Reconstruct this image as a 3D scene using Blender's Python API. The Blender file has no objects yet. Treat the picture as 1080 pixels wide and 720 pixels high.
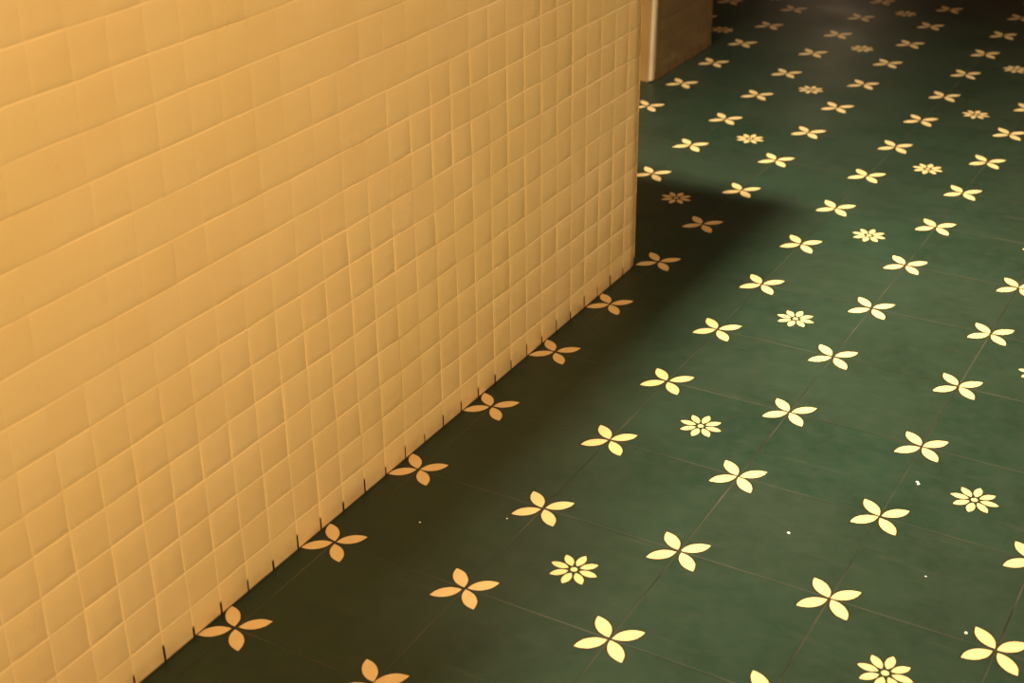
import bpy, math, random
from mathutils import Matrix, Vector

C = bpy.context.scene.collection
SC = bpy.context.scene
T = 0.2            # side of a cement floor tile
P = 0.0500         # pitch of the small wall tiles

# ------------------------------------------------------------------ helpers
def tag(o, label=None, cat=None, group=None, kind=None):
    for k, v in (('label', label), ('category', cat), ('group', group), ('kind', kind)):
        if v: o[k] = v
    return o

def mesh_obj(name, verts, faces, mat, parent=None, smooth=False, uvs=None):
    me = bpy.data.meshes.new(name)
    me.from_pydata(verts, [], faces)
    if uvs:
        uv = me.uv_layers.new(name='UVMap')
        flat = []
        for l in me.loops:
            flat += uvs[l.vertex_index]
        uv.data.foreach_set('uv', flat)
    me.polygons.foreach_set('use_smooth', [smooth] * len(me.polygons))
    me.materials.append(mat)
    me.update()
    o = bpy.data.objects.new(name, me)
    C.objects.link(o)
    o.parent = parent
    return o

def box(verts, faces, x0, x1, y0, y1, z0, z1):
    n = len(verts)
    verts += [(x, y, z) for z in (z0, z1) for y in (y0, y1) for x in (x0, x1)]
    for f in ((0,2,3,1),(4,5,7,6),(0,1,5,4),(2,6,7,3),(0,4,6,2),(1,3,7,5)):
        faces.append(tuple(n + k for k in f))

class NG:
    """small builder for node maths"""
    def __init__(s, name):
        s.m = bpy.data.materials.new(name); s.m.use_nodes = True
        s.t = s.m.node_tree; s.n = s.t.nodes; s.l = s.t.links
        s.bsdf = s.n['Principled BSDF']
    def _in(s, sock, v):
        if v is None: return
        if hasattr(v, 'is_output'): s.l.new(v, sock)
        else: sock.default_value = v
    def M(s, op, a, b=None, c=None, clamp=False):
        n = s.n.new('ShaderNodeMath'); n.operation = op; n.use_clamp = clamp
        for k, v in enumerate((a, b, c)): s._in(n.inputs[k], v)
        return n.outputs[0]
    def step(s, v, a, b):
        """1 below a, 0 above b (smooth)"""
        n = s.n.new('ShaderNodeMapRange'); n.interpolation_type = 'SMOOTHSTEP'
        s._in(n.inputs['Value'], v); s._in(n.inputs['From Min'], a); s._in(n.inputs['From Max'], b)
        n.inputs['To Min'].default_value = 1; n.inputs['To Max'].default_value = 0
        return n.outputs['Result']
    def rng(s, v, a, b, c, d):
        n = s.n.new('ShaderNodeMapRange')
        for k, w in zip(('Value', 'From Min', 'From Max', 'To Min', 'To Max'), (v, a, b, c, d)): s._in(n.inputs[k], w)
        return n.outputs['Result']
    def xyz(s, a, b, c):
        n = s.n.new('ShaderNodeCombineXYZ')
        for k, v in enumerate((a, b, c)): s._in(n.inputs[k], v)
        return n.outputs[0]
    def sep(s, v):
        n = s.n.new('ShaderNodeSeparateXYZ'); s.l.new(v, n.inputs[0]); return n.outputs
    def white(s, v):
        n = s.n.new('ShaderNodeTexWhiteNoise'); n.noise_dimensions = '3D'; s.l.new(v, n.inputs['Vector'])
        return n.outputs
    def noise(s, v, scale, detail=3, rough=.55):
        n = s.n.new('ShaderNodeTexNoise'); s.l.new(v, n.inputs['Vector'])
        n.inputs['Scale'].default_value = scale; n.inputs['Detail'].default_value = detail
        n.inputs['Roughness'].default_value = rough
        return n.outputs[0]
    def mix(s, f, a, b, mode='MIX'):
        n = s.n.new('ShaderNodeMix'); n.data_type = 'RGBA'; n.blend_type = mode
        s._in(n.inputs[0], f); s._in(n.inputs[6], a); s._in(n.inputs[7], b)
        return n.outputs[2]
    def bump(s, h, dist, strength=1.0, normal=None):
        n = s.n.new('ShaderNodeBump'); s._in(n.inputs['Height'], h)
        n.inputs['Distance'].default_value = dist; n.inputs['Strength'].default_value = strength
        if normal: s.l.new(normal, n.inputs['Normal'])
        return n.outputs[0]
    def objco(s):
        n = s.n.new('ShaderNodeTexCoord'); return n.outputs['Object']
    def uv(s):
        n = s.n.new('ShaderNodeTexCoord'); return n.outputs['UV']
    def out(s, col=None, rough=None, normal=None, spec=None):
        s._in(s.bsdf.inputs['Base Color'], col); s._in(s.bsdf.inputs['Roughness'], rough)
        s._in(s.bsdf.inputs['Normal'], normal)
        s._in(s.bsdf.inputs['Specular IOR Level'], spec)
        return s.m

def plain(name, col, rough=.6, spec=.4, var=.12, scale=9):
    g = NG(name)
    n = g.noise(g.objco(), scale)
    c = g.mix(g.rng(n, .3, .7, 0, 1), tuple(v * (1 - var) for v in col) + (1,), tuple(min(1, v * (1 + var)) for v in col) + (1,))
    return g.out(c, rough, g.bump(g.noise(g.objco(), scale * 12), .0006, .4), spec)

# ------------------------------------------------------------------ floor
def floor_material():
    g = NG('green_cement_tile'); M = g.M
    co = g.objco(); x, y, z = g.sep(co)
    u = M('DIVIDE', x, T); v = M('DIVIDE', y, T)
    iu = M('FLOOR', u); iv = M('FLOOR', v)
    fu = M('SUBTRACT', M('SUBTRACT', u, iu), .5); fv = M('SUBTRACT', M('SUBTRACT', v, iv), .5)   # -.5..+.5 from tile centre
    su = M('SIGN', fu); sv = M('SIGN', fv)
    # metres to the nearest tile corner
    cx = M('MULTIPLY', M('SUBTRACT', .5, M('ABSOLUTE', fu)), T)
    cy = M('MULTIPLY', M('SUBTRACT', .5, M('ABSOLUTE', fv)), T)
    # each tile carries its own quarter of the cross: small misregistration tile by tile
    rn = g.white(g.xyz(M('ADD', M('MULTIPLY', iu, 3.1), su), M('ADD', M('MULTIPLY', iv, 5.3), sv), 1.7))
    r1, r2, r3 = g.sep(rn[1])
    s = M('MULTIPLY', M('ADD', cx, cy), .70711); t = M('MULTIPLY', M('SUBTRACT', cx, cy), .70711)
    s = M('ADD', s, M('MULTIPLY', M('SUBTRACT', r1, .5), .0028))
    t = M('ADD', t, M('MULTIPLY', M('SUBTRACT', r2, .5), .0024))
    wob = M('MULTIPLY', M('SUBTRACT', g.noise(co, 160, 2), .5), .10)
    def petal(s, t, c, a, b, p):
        e = M('ADD', M('POWER', M('ABSOLUTE', M('DIVIDE', M('SUBTRACT', s, c), a)), p), M('ABSOLUTE', M('DIVIDE', t, b)))
        return M('ADD', e, wob)                      # < 1 inside
    e4 = petal(s, t, .0234, .0208, .0092, 2.2)
    # eight petalled flower in the middle of every fourth tile
    odd = M('FLOORED_MODULO', iu, 2.0)
    even = M('SUBTRACT', 1.0, M('FLOORED_MODULO', iv, 2.0))
    has = M('MULTIPLY', odd, even)
    ax = M('MULTIPLY', M('ABSOLUTE', fu), T); ay = M('MULTIPLY', M('ABSOLUTE', fv), T)
    a = M('MAXIMUM', ax, ay); b = M('MINIMUM', ax, ay)
    e8a = petal(a, b, .0200, .0125, .0057, 2.3)
    e8b = petal(M('MULTIPLY', M('ADD', a, b), .70711), M('MULTIPLY', M('SUBTRACT', a, b), .70711), .0200, .0125, .0057, 2.3)
    rr = M('SQRT', M('ADD', M('MULTIPLY', ax, ax), M('MULTIPLY', ay, ay)))
    dot = M('DIVIDE', rr, .0046)
    e8 = M('MINIMUM', M('MINIMUM', e8a, e8b), dot)
    e8 = M('ADD', e8, M('MULTIPLY', M('SUBTRACT', 1.0, has), 50.0))
    e = M('MINIMUM', e4, e8)
    pet = g.step(e, .90, 1.04)
    rim = M('MULTIPLY', g.step(e, 1.04, 1.34), M('SUBTRACT', 1.0, pet))
    # joints
    cmin = M('MINIMUM', cx, cy)
    jn = g.noise(co, 14, 4)
    jw = M('ADD', .0001, M('MULTIPLY', jn, .0010))
    joint = g.step(cmin, jw, M('ADD', jw, .0007))
    # colours
    rt = g.white(g.xyz(iu, iv, 4.0)); q1, q2, q3 = g.sep(rt[1])
    cl = g.noise(co, 6.5, 5, .6)
    cl2 = g.noise(co, 38, 4, .65)
    green = g.mix(g.rng(cl, .33, .68, 0, 1), (.0085, .0255, .0130, 1), (.0180, .0420, .0240, 1))
    green = g.mix(g.rng(q1, 0, 1, 0, .36), green, (.0260, .0370, .0220, 1))
    green = g.mix(g.rng(cl2, .35, .75, 0, .5), green, (.033, .048, .032, 1))
    # scuffs
    mp = g.n.new('ShaderNodeMapping'); g.l.new(co, mp.inputs[0]); mp.inputs['Scale'].default_value = (3, 22, 1); mp.inputs['Rotation'].default_value = (0, 0, .7)
    sc = g.noise(mp.outputs[0], 2.2, 5, .7)
    green = g.mix(g.rng(sc, .58, .80, 0, .40), green, (.060, .068, .048, 1))
    spk = g.noise(co, 420, 1)
    green = g.mix(g.rng(spk, .74, .80, 0, .5), green, (.10, .11, .09, 1))
    jc = g.mix(g.rng(g.noise(co, 5, 2), .4, .6, 0, 1), (.016, .017, .012, 1), (.072, .064, .044, 1))
    jf = M('MULTIPLY', joint, g.rng(g.noise(co, 9, 3), .35, .6, .35, 1))
    cream = g.mix(g.rng(g.noise(co, 60, 4), .35, .7, 0, 1), (.88, .65, .31, 1), (.82, .59, .26, 1))
    cream = g.mix(g.rng(r3, 0, 1, 0, .35), cream, (.92, .68, .34, 1))
    col = g.mix(jf, green, jc)
    col = g.mix(M('MULTIPLY', rim, .75), col, (.020, .010, .004, 1))
    col = g.mix(pet, col, cream)
    # relief: shallow joints, soft undulation
    h = M('SUBTRACT', M('MULTIPLY', g.noise(co, 11, 3), .5), M('MULTIPLY', g.step(cmin, .0, .0022), .55))
    nrm = g.bump(h, .0008, .6)
    rough = g.rng(g.noise(co, 4.5, 4), .3, .7, .40, .50)
    return g.out(col, rough, nrm, .38)

M_floor = floor_material()
v, f = [], []
box(v, f, -4.2, 4.0, -4.2, 8.2, -.04, 0)
tag(mesh_obj('floor', v, f, M_floor), 'dark green cement tile floor with cream four-petal crosses and small flowers', 'floor', kind='structure')

# ------------------------------------------------------------------ small square wall tiles
def wall_tile_material(name, base, alt, dirt=True, rough=(.27, .36)):
    g = NG(name); M = g.M
    co = g.objco(); u, w, _ = g.sep(g.uv())
    iu = M('FLOOR', u); iw = M('FLOOR', w)
    rt = g.white(g.xyz(iu, iw, 2.0)); q1, q2, q3 = g.sep(rt[1])
    c = g.mix(g.rng(q1, 0, 1, 0, .6), base + (1,), alt + (1,))
    c = g.mix(g.rng(g.noise(co, 3.2, 3), .35, .65, 0, .5), c, tuple(k * m for k, m in zip(base, (.96, .97, .80))) + (1,))
    c = g.mix(g.rng(g.noise(co, 90, 3), .5, .8, 0, .08), c, tuple(k * .85 for k in base) + (1,))
    # distance to the nearest upright joint, in metres
    du = M('MULTIPLY', M('ABSOLUTE', M('SUBTRACT', u, M('ROUND', u))), P)
    dw = M('MULTIPLY', M('ABSOLUTE', M('SUBTRACT', w, M('ROUND', w))), P)
    xo, yo, zo = g.sep(co)
    # upright joints are painted over high up on the near half
    over = M('SUBTRACT', zo, M('ADD', .20, M('MULTIPLY', .45, M('MAXIMUM', 0.0, M('ADD', yo, .1)))))
    dj = M('MINIMUM', M('ADD', du, M('MULTIPLY', g.rng(over, 0, .2, 0, 1), .0008)), dw)
    jm = g.step(dj, .0003, .0012)
    c = g.mix(M('MULTIPLY', jm, g.rng(g.noise(co, 5, 2), .45, .65, .9, .1)), c, tuple(min(.95, k * m) for k, m in zip(base, (1.16, 1.19, 1.26))) + (1,))
    c = g.mix(M('MULTIPLY', g.step(dj, .0002, .0009), g.rng(g.noise(co, 7, 3), .50, .68, .0, .6)), c, tuple(k * m for k, m in zip(base, (.62, .50, .36))) + (1,))
    if dirt:
        z = g.sep(co)[2]
        rj = g.white(g.xyz(M('ROUND', u), 7.0, 3.0)); a1, a2, a3 = g.sep(rj[1])
        top = M('ADD', .017, M('MULTIPLY', a1, .010))
        up = g.step(z, M('SUBTRACT', top, .006), top)
        wid = M('ADD', .0010, M('MULTIPLY', a2, .0007))
        streak = M('MULTIPLY', g.step(du, wid, M('ADD', wid, .0006)), up)
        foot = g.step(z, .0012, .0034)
        grime = M('MULTIPLY', g.step(z, .0, .030), g.rng(g.noise(co, 30, 4), .30, .70, .05, .50))
        c = g.mix(grime, c, (.36, .17, .06, 1))
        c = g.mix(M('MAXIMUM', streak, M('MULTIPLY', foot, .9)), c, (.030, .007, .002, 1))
    # joint grout is smoother paint, tile faces very faintly uneven
    nrm = g.bump(g.noise(co, 26, 3), .0008, .15)
    r = g.rng(g.noise(co, 12, 3), .3, .7, rough[0], rough[1])
    return g.out(c, r, nrm, .5)

def tiled_face(origin, ax, up, nrm, length, height, u0, v0, seed, depth=.0009, name='wall_face', prof=None, paint=False):
    """height field of pillowed square tiles; returns verts, faces, uvs. u0,v0: where the first joint lies"""
    rnd = random.Random(seed)
    offs = prof or (-.0017, -.0012, -.0007, -.0003, .0003, .0007, .0012, .0017)
    def lines(L, j0):
        out = {0.0, L}
        k = math.floor(-j0 / P) - 1
        while True:
            j = j0 + k * P
            if j > L + .01: break
            for d in offs + (.011, .025):
                if 0 < j + d < L: out.add(round(j + d, 5))
            k += 1
        return sorted(out)
    us, vs = lines(length, u0), lines(height, v0)
    jit = {}
    def node(i, k):
        if (i, k) not in jit: jit[(i, k)] = (rnd.gauss(0, .00042), rnd.gauss(0, .00042))
        return jit[(i, k)]
    til = {}
    def tile(i, k):
        if (i, k) not in til: til[(i, k)] = (rnd.gauss(0, .00008), rnd.gauss(0, .0022), rnd.gauss(0, .0022))
        return til[(i, k)]
    dep = {}
    def seg(kind, i, k):
        if (kind, i, k) not in dep:
            dep[(kind, i, k)] = (.55 + .6 * rnd.random()) if kind == 'h' else (.30 + .85 * rnd.random() ** 1.2)
        return dep[(kind, i, k)]
    verts, uvs = [], []
    o = Vector(origin); ax = Vector(ax); up = Vector(up); nrm = Vector(nrm)
    sm = lambda e: e * e * (3 - 2 * e)
    # thick old paint nearly fills the upright joints high up on the near half
    thin = lambda a, b: 1 - .72 * sm(max(0, min(1, (b - .22 - .45 * max(0, a + WY0 + .1)) / .22))) if name == 'wall_face' and paint else 1
    for b in vs:
        for a in us:
            tu = (a - u0) / P; tv = (b - v0) / P
            i, k = math.floor(tu + 1e-6), math.floor(tv + 1e-6)
            fu, fv = tu - i, tv - k
            # warped joint grid
            n00, n10, n01, n11 = node(i, k), node(i + 1, k), node(i, k + 1), node(i + 1, k + 1)
            wx = [(n00[m] * (1 - fu) + n10[m] * fu) * (1 - fv) + (n01[m] * (1 - fu) + n11[m] * fu) * fv for m in (0, 1)]
            edge_u = min(1, a / .004, (length - a) / .004); edge_v = min(1, b / .004, (height - b) / .004)
            ju, jv = round(tu), round(tv)
            du = abs(tu - ju) * P; dv = abs(tv - jv) * P
            th = tile(i, k)
            hgt = th[0] + th[1] * (fu - .5) * P * .5 + th[2] * (fv - .5) * P * .5
            # fade tile offset to the joint
            W = .0017
            fade = sm(min(1, du / W)) * sm(min(1, dv / W))
            g1 = (1 - sm(min(1, du / W))) * seg('v', ju, k) * thin(a, b); g2 = (1 - sm(min(1, dv / W))) * seg('h', i, jv)
            hgt = hgt * fade - depth * max(g1, g2)
            # rounded outer edge at the far corner
            e = length - a
            if e < .004: hgt -= (.004 - math.sqrt(max(0, .004 ** 2 - (.004 - e) ** 2)))
            p = o + ax * (a + wx[0] * max(0, edge_u)) + up * (b + wx[1] * max(0, edge_v)) + nrm * hgt
            verts.append(tuple(p)); uvs.append((tu, tv))
    W_ = len(us); faces = []
    flip = ax.cross(up).dot(nrm) < 0
    for r in range(len(vs) - 1):
        for c_ in range(W_ - 1):
            q = (r * W_ + c_, r * W_ + c_ + 1, (r + 1) * W_ + c_ + 1, (r + 1) * W_ + c_)
            faces.append(q[::-1] if flip else q)
    return verts, faces, uvs

M_wall = wall_tile_material('ochre_wall_tile', (.80, .62, .31), (.77, .57, .265))

WX, WY0, WY1, WH, WT = -.031, -1.9, .9625, 1.12, .46
def merge(parts):
    V, F, U = [], [], []
    for v, f, u in parts:
        n = len(V); V += v; U += u; F += [tuple(k + n for k in q) for q in f]
    return V, F, U
j0 = (.0133 - WY0) % P
front = tiled_face((WX, WY0, 0), (0, 1, 0), (0, 0, 1), (1, 0, 0), WY1 - WY0, WH, j0, .0440, 5, paint=True)
end = tiled_face((WX, WY1, 0), (-1, 0, 0), (0, 0, 1), (0, 1, 0), WT, WH, 0, .0440, 6)
back = tiled_face((WX - WT, WY1, 0), (0, -1, 0), (0, 0, 1), (-1, 0, 0), WY1 - WY0, WH, 0, .0440, 7, prof=(-.003, 0, .003))
near = tiled_face((WX - WT, WY0, 0), (1, 0, 0), (0, 0, 1), (0, -1, 0), WT, WH, 0, .0440, 8, prof=(-.003, 0, .003))
top = tiled_face((WX, WY0, WH), (0, 1, 0), (-1, 0, 0), (0, 0, 1), WY1 - WY0, WT, j0, 0, 9, prof=(-.003, 0, .003))
V, F, U = merge([front, end, back, near, top])
tag(mesh_obj('wall_left', V, F, M_wall, smooth=True, uvs=U),
    'long low wall faced in small square ochre yellow tiles', 'wall', kind='structure')

# ------------------------------------------------------------------ tiled pier beyond the wall's end
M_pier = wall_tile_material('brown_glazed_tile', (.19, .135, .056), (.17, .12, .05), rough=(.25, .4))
PX, PY0, PY1, PH, PW = -.466, 1.985, 2.335, 1.3, .42
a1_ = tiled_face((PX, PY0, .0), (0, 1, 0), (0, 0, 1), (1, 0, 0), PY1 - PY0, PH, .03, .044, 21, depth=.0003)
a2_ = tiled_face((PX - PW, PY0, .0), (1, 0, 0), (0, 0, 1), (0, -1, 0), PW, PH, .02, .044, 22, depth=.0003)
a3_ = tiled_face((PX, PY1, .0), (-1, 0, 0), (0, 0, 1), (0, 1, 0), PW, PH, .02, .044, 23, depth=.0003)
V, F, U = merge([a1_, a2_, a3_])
n = len(V)
V += [(PX, PY0, PH), (PX, PY1, PH), (PX - PW, PY1, PH), (PX - PW, PY0, PH), (PX - PW, PY1, 0), (PX - PW, PY0, 0)]
U += [(0, 0)] * 6
F += [(n, n + 1, n + 2, n + 3), (n + 3, n + 2, n + 4, n + 5)]
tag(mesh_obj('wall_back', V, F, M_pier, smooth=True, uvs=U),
    'dim brown tiled end of the next wall, behind the ochre tiled wall', 'wall', kind='structure')

# pale rounded corner strip on that pier
M_trim = plain('pale_corner_strip', (.80, .66, .44), .35, .5)
v, f = [], []
prof = [(0, 0), (.002, -.004), (.002, -.014), (0, -.018), (-.004, -.0195), (-.008, -.018), (-.010, -.012), (-.010, 0)]
rows = [(.004, 1.0), (.355, 1.0), (.362, .75), (.366, .2)]
for z, s in rows:
    for (a, b) in prof:
        v.append((PX + .0005 + a * s - (1 - s) * .004 + .016 * (z - .36), PY0 + .004 + b * s, z))
m = len(prof)
for r in range(len(rows) - 1):
    for k in range(m):
        f.append((r * m + k, r * m + (k + 1) % m, (r + 1) * m + (k + 1) % m, (r + 1) * m + k))
f.append(tuple(range(m))[::-1]); f.append(tuple((len(rows) - 1) * m + k for k in range(m)))
tag(mesh_obj('trim_1', v, f, M_trim, smooth=False),
    'pale upright corner strip on the near edge of the brown tiled wall', 'corner strip', kind='structure')

M_skirt = plain('warm_lit_tan', (.46, .27, .10), .45, .4)  # tan carries the warm lamplight on the pier's front face
def shell(name, dims, mat, label, cat='wall'):
    v, f = [], []; box(v, f, *dims)
    return tag(mesh_obj(name, v, f, mat), label, cat, kind='structure')
shell('trim_3', (PX - PW, PX - .012, PY0 - .012, PY0, 0, .362), M_skirt, 'tan board with warm light put into its colour, on the front of the brown tiled wall, left of the pale corner strip', 'board')

# ------------------------------------------------------------------ room around
M_dark = plain('dark_wood_panel', (.050, .024, .014), .55, .3)
M_ceil = plain('dim_ceiling_paint', (.22, .15, .09), .8, .2)
shell('wall_far', (-4.2, 4.0, 8.0, 8.2, 0, 2.75), M_dark, 'dark wood panelled wall at the far end of the room')
shell('wall_right', (3.8, 4.0, -4.2, 8.0, 0, 2.75), M_dark, 'dark panelled wall on the right side of the room')
shell('wall_outer', (-4.2, -4.0, -4.2, 8.0, 0, 2.75), M_dark, 'dark panelled wall on the outer side of the room')
shell('wall_near', (-4.0, 3.8, -4.2, -4.0, 0, 2.75), M_dark, 'dark panelled wall behind the viewer')
shell('ceiling', (-4.2, 4.0, -4.2, 8.2, 2.75, 2.85), M_ceil, 'dim plain ceiling of the room', 'ceiling')
v, f = [], []  # unseen window frame, added to go with the sheen light
for b_ in ((3.72, 3.8, 5.95, 6.02, .35, 1.95), (3.72, 3.8, 7.38, 7.45, .35, 1.95), (3.72, 3.8, 6.02, 7.38, .35, .42), (3.72, 3.8, 6.02, 7.38, 1.88, 1.95),
           (3.75, 3.79, 6.68, 6.72, .42, 1.88), (3.70, 3.8, 5.88, 7.52, .30, .35)): box(v, f, *b_)
M_post = plain('added_frame_cream', (.62, .50, .34), .5, .4)
tag(mesh_obj('added_window_1', v, f, M_post), 'added unseen cream window frame low in the dark wall on the right side', 'window', kind='structure')

# ------------------------------------------------------------------ crumbs on the floor
M_crumb = plain('white_plaster_crumb', (.92, .90, .82), .8, .2, .05, 200)
def crumb(x, y, r, seed, label, stretch=(1, 1, .5), rot=0, curl=False):
    rnd = random.Random(seed)
    import bmesh
    bm = bmesh.new()
    if curl:
        # a curled flake: a bent ribbon with three bumps
        pts = [(-.0016, .0032), (.0004, .0038), (.0015, .0026), (.0006, .0010), (-.0004, .0003), (.0013, -.0006), (.0018, -.0022), (.0004, -.0034), (-.0014, -.0030)]
        rings = []
        for k, (a, b) in enumerate(pts):
            p0 = pts[max(0, k - 1)]; p1 = pts[min(len(pts) - 1, k + 1)]
            d = Vector((p1[0] - p0[0], p1[1] - p0[1])).normalized(); nn = Vector((-d.y, d.x))
            w = .00105 * (1 + .3 * rnd.uniform(-1, 1))
            rings.append([bm.verts.new((a + nn.x * w * math.cos(t), b + nn.y * w * math.cos(t), .0009 + .0009 * math.sin(t))) for t in [q * math.pi / 3 for q in range(6)]])
        for k in range(len(rings) - 1):
            for q in range(6):
                bm.faces.new((rings[k][q], rings[k][(q + 1) % 6], rings[k + 1][(q + 1) % 6], rings[k + 1][q]))
        bm.faces.new(rings[0]); bm.faces.new(rings[-1][::-1])
        bmesh.ops.recalc_face_normals(bm, faces=bm.faces)
    else:
        bmesh.ops.create_icosphere(bm, subdivisions=2, radius=r)
        for vv in bm.verts:
            k = 1 + rnd.uniform(-.28, .28)
            vv.co = Vector((vv.co.x * k * stretch[0], vv.co.y * k * stretch[1], vv.co.z * k * stretch[2]))
        lo = min(vv.co.z for vv in bm.verts)
        for vv in bm.verts: vv.co.z -= lo
    me = bpy.data.meshes.new('crumb'); bm.to_mesh(me); bm.free(); me.materials.append(M_crumb)
    o = bpy.data.objects.new('crumb', me); C.objects.link(o)
    o.location = (x, y, 0); o.rotation_euler = (0, 0, rot)
    return tag(o, label, 'crumb', 'white crumbs scattered on the green floor')
crumb(.622, .502, .003, 1, 'curled white crumb on the floor beside the small flower near the right edge', rot=.53, curl=True)
crumb(.509, .304, .0019, 2, 'round white crumb alone in the middle of a plain green floor tile', (1.15, .9, .6))
crumb(.762, .214, .0018, 3, 'round white crumb just above the large cream cross in the lower right corner', (.9, 1.1, .6))
crumb(.073, .091, .0013, 4, 'tiny pale crumb in the shadow close to the foot of the ochre wall', (1, 1, .5))
crumb(.170, .155, .0011, 5, 'tiny pale crumb at the left petal tip of a cream cross in soft shadow', (1, 1, .5))
crumb(.690, .300, .0011, 6, 'very faint tiny crumb on the dull green tile right of the round crumb', (1.4, .8, .4))

# ------------------------------------------------------------------ lights
def look(o, target):
    o.rotation_euler = (Vector(target) - o.location).to_track_quat('-Z', 'Y').to_euler()
def area(name, loc, target, sx, sy, power, col, spread=180):
    l = bpy.data.lights.new(name, 'AREA'); l.shape = 'RECTANGLE'; l.size = sx; l.size_y = sy
    l.energy = power; l.color = col; l.spread = math.radians(spread)
    o = bpy.data.objects.new(name, l); C.objects.link(o); o.location = loc; look(o, target); return o
# ceiling fitting behind the tiled wall: throws the wall's shadow over the floor
area('ceiling_light', (-.255, .44, 2.45), (.27, 1.18, 0), .22, .06, 21, (1.0, .87, .62), 60)
area('ceiling_light', (-.445, -.75, 2.45), (.56, .12, 0), .26, .10, 23, (1.0, .87, .62), 84)
area('far_haze_fill', (-1.03, 5.2, .85), (-.3, 3, 0), .16, .5, 1.1, (1.0, .70, .42))  # added low warm light, lays a hazy band on the far floor
area('far_red_lamp', (.7, 6.6, 1.6), (.2, 3, 0), .4, .4, 9, (1.0, .30, .15))
# warm room lamp on the viewer's side
area('room_lamp', (2.35, -1.45, 2.05), (-.03, .12, .3), .35, .35, 50, (1.0, .66, .345), 128)

area('added_sheen_light', (3.70, 6.7, 1.15), (0, .6, .5), 1.3, 1.4, 26, (1.0, .84, .74))  # added light for a pale sheen on the ochre wall
w = bpy.data.worlds.new('world'); SC.world = w; w.use_nodes = True
w.node_tree.nodes['Background'].inputs[0].default_value = (.9, .5, .25, 1)
w.node_tree.nodes['Background'].inputs[1].default_value = .02

# ------------------------------------------------------------------ camera
R = ((0.8655192204159192, 0.5007205722485991, -0.012465456977379163),
     (0.2232650004652523, -0.4079631772629231, -0.8852789309391657),
     (-0.448362820334013, 0.7634428298992509, -0.4648933499390515))
cam = bpy.data.cameras.new('camera'); co = bpy.data.objects.new('camera', cam); C.objects.link(co)
rot = Matrix(R).transposed() @ Matrix(((1, 0, 0), (0, -1, 0), (0, 0, -1)))
mw = rot.to_4x4(); mw.translation = Vector((.979447, -1.203626, 1.097195)); co.matrix_world = mw
cam.sensor_width = 36; cam.lens = 1511.113 / 1080 * 36
cam.dof.use_dof = True; cam.dof.focus_distance = 2.05; cam.dof.aperture_fstop = 6.3
cam.clip_start = .05
SC.camera = co
vs_ = SC.view_settings
vs_.view_transform = 'Standard'; vs_.look = 'None'; vs_.gamma = 1; vs_.exposure = 0; vs_.use_curve_mapping = False
SC.cycles.max_bounces = 6
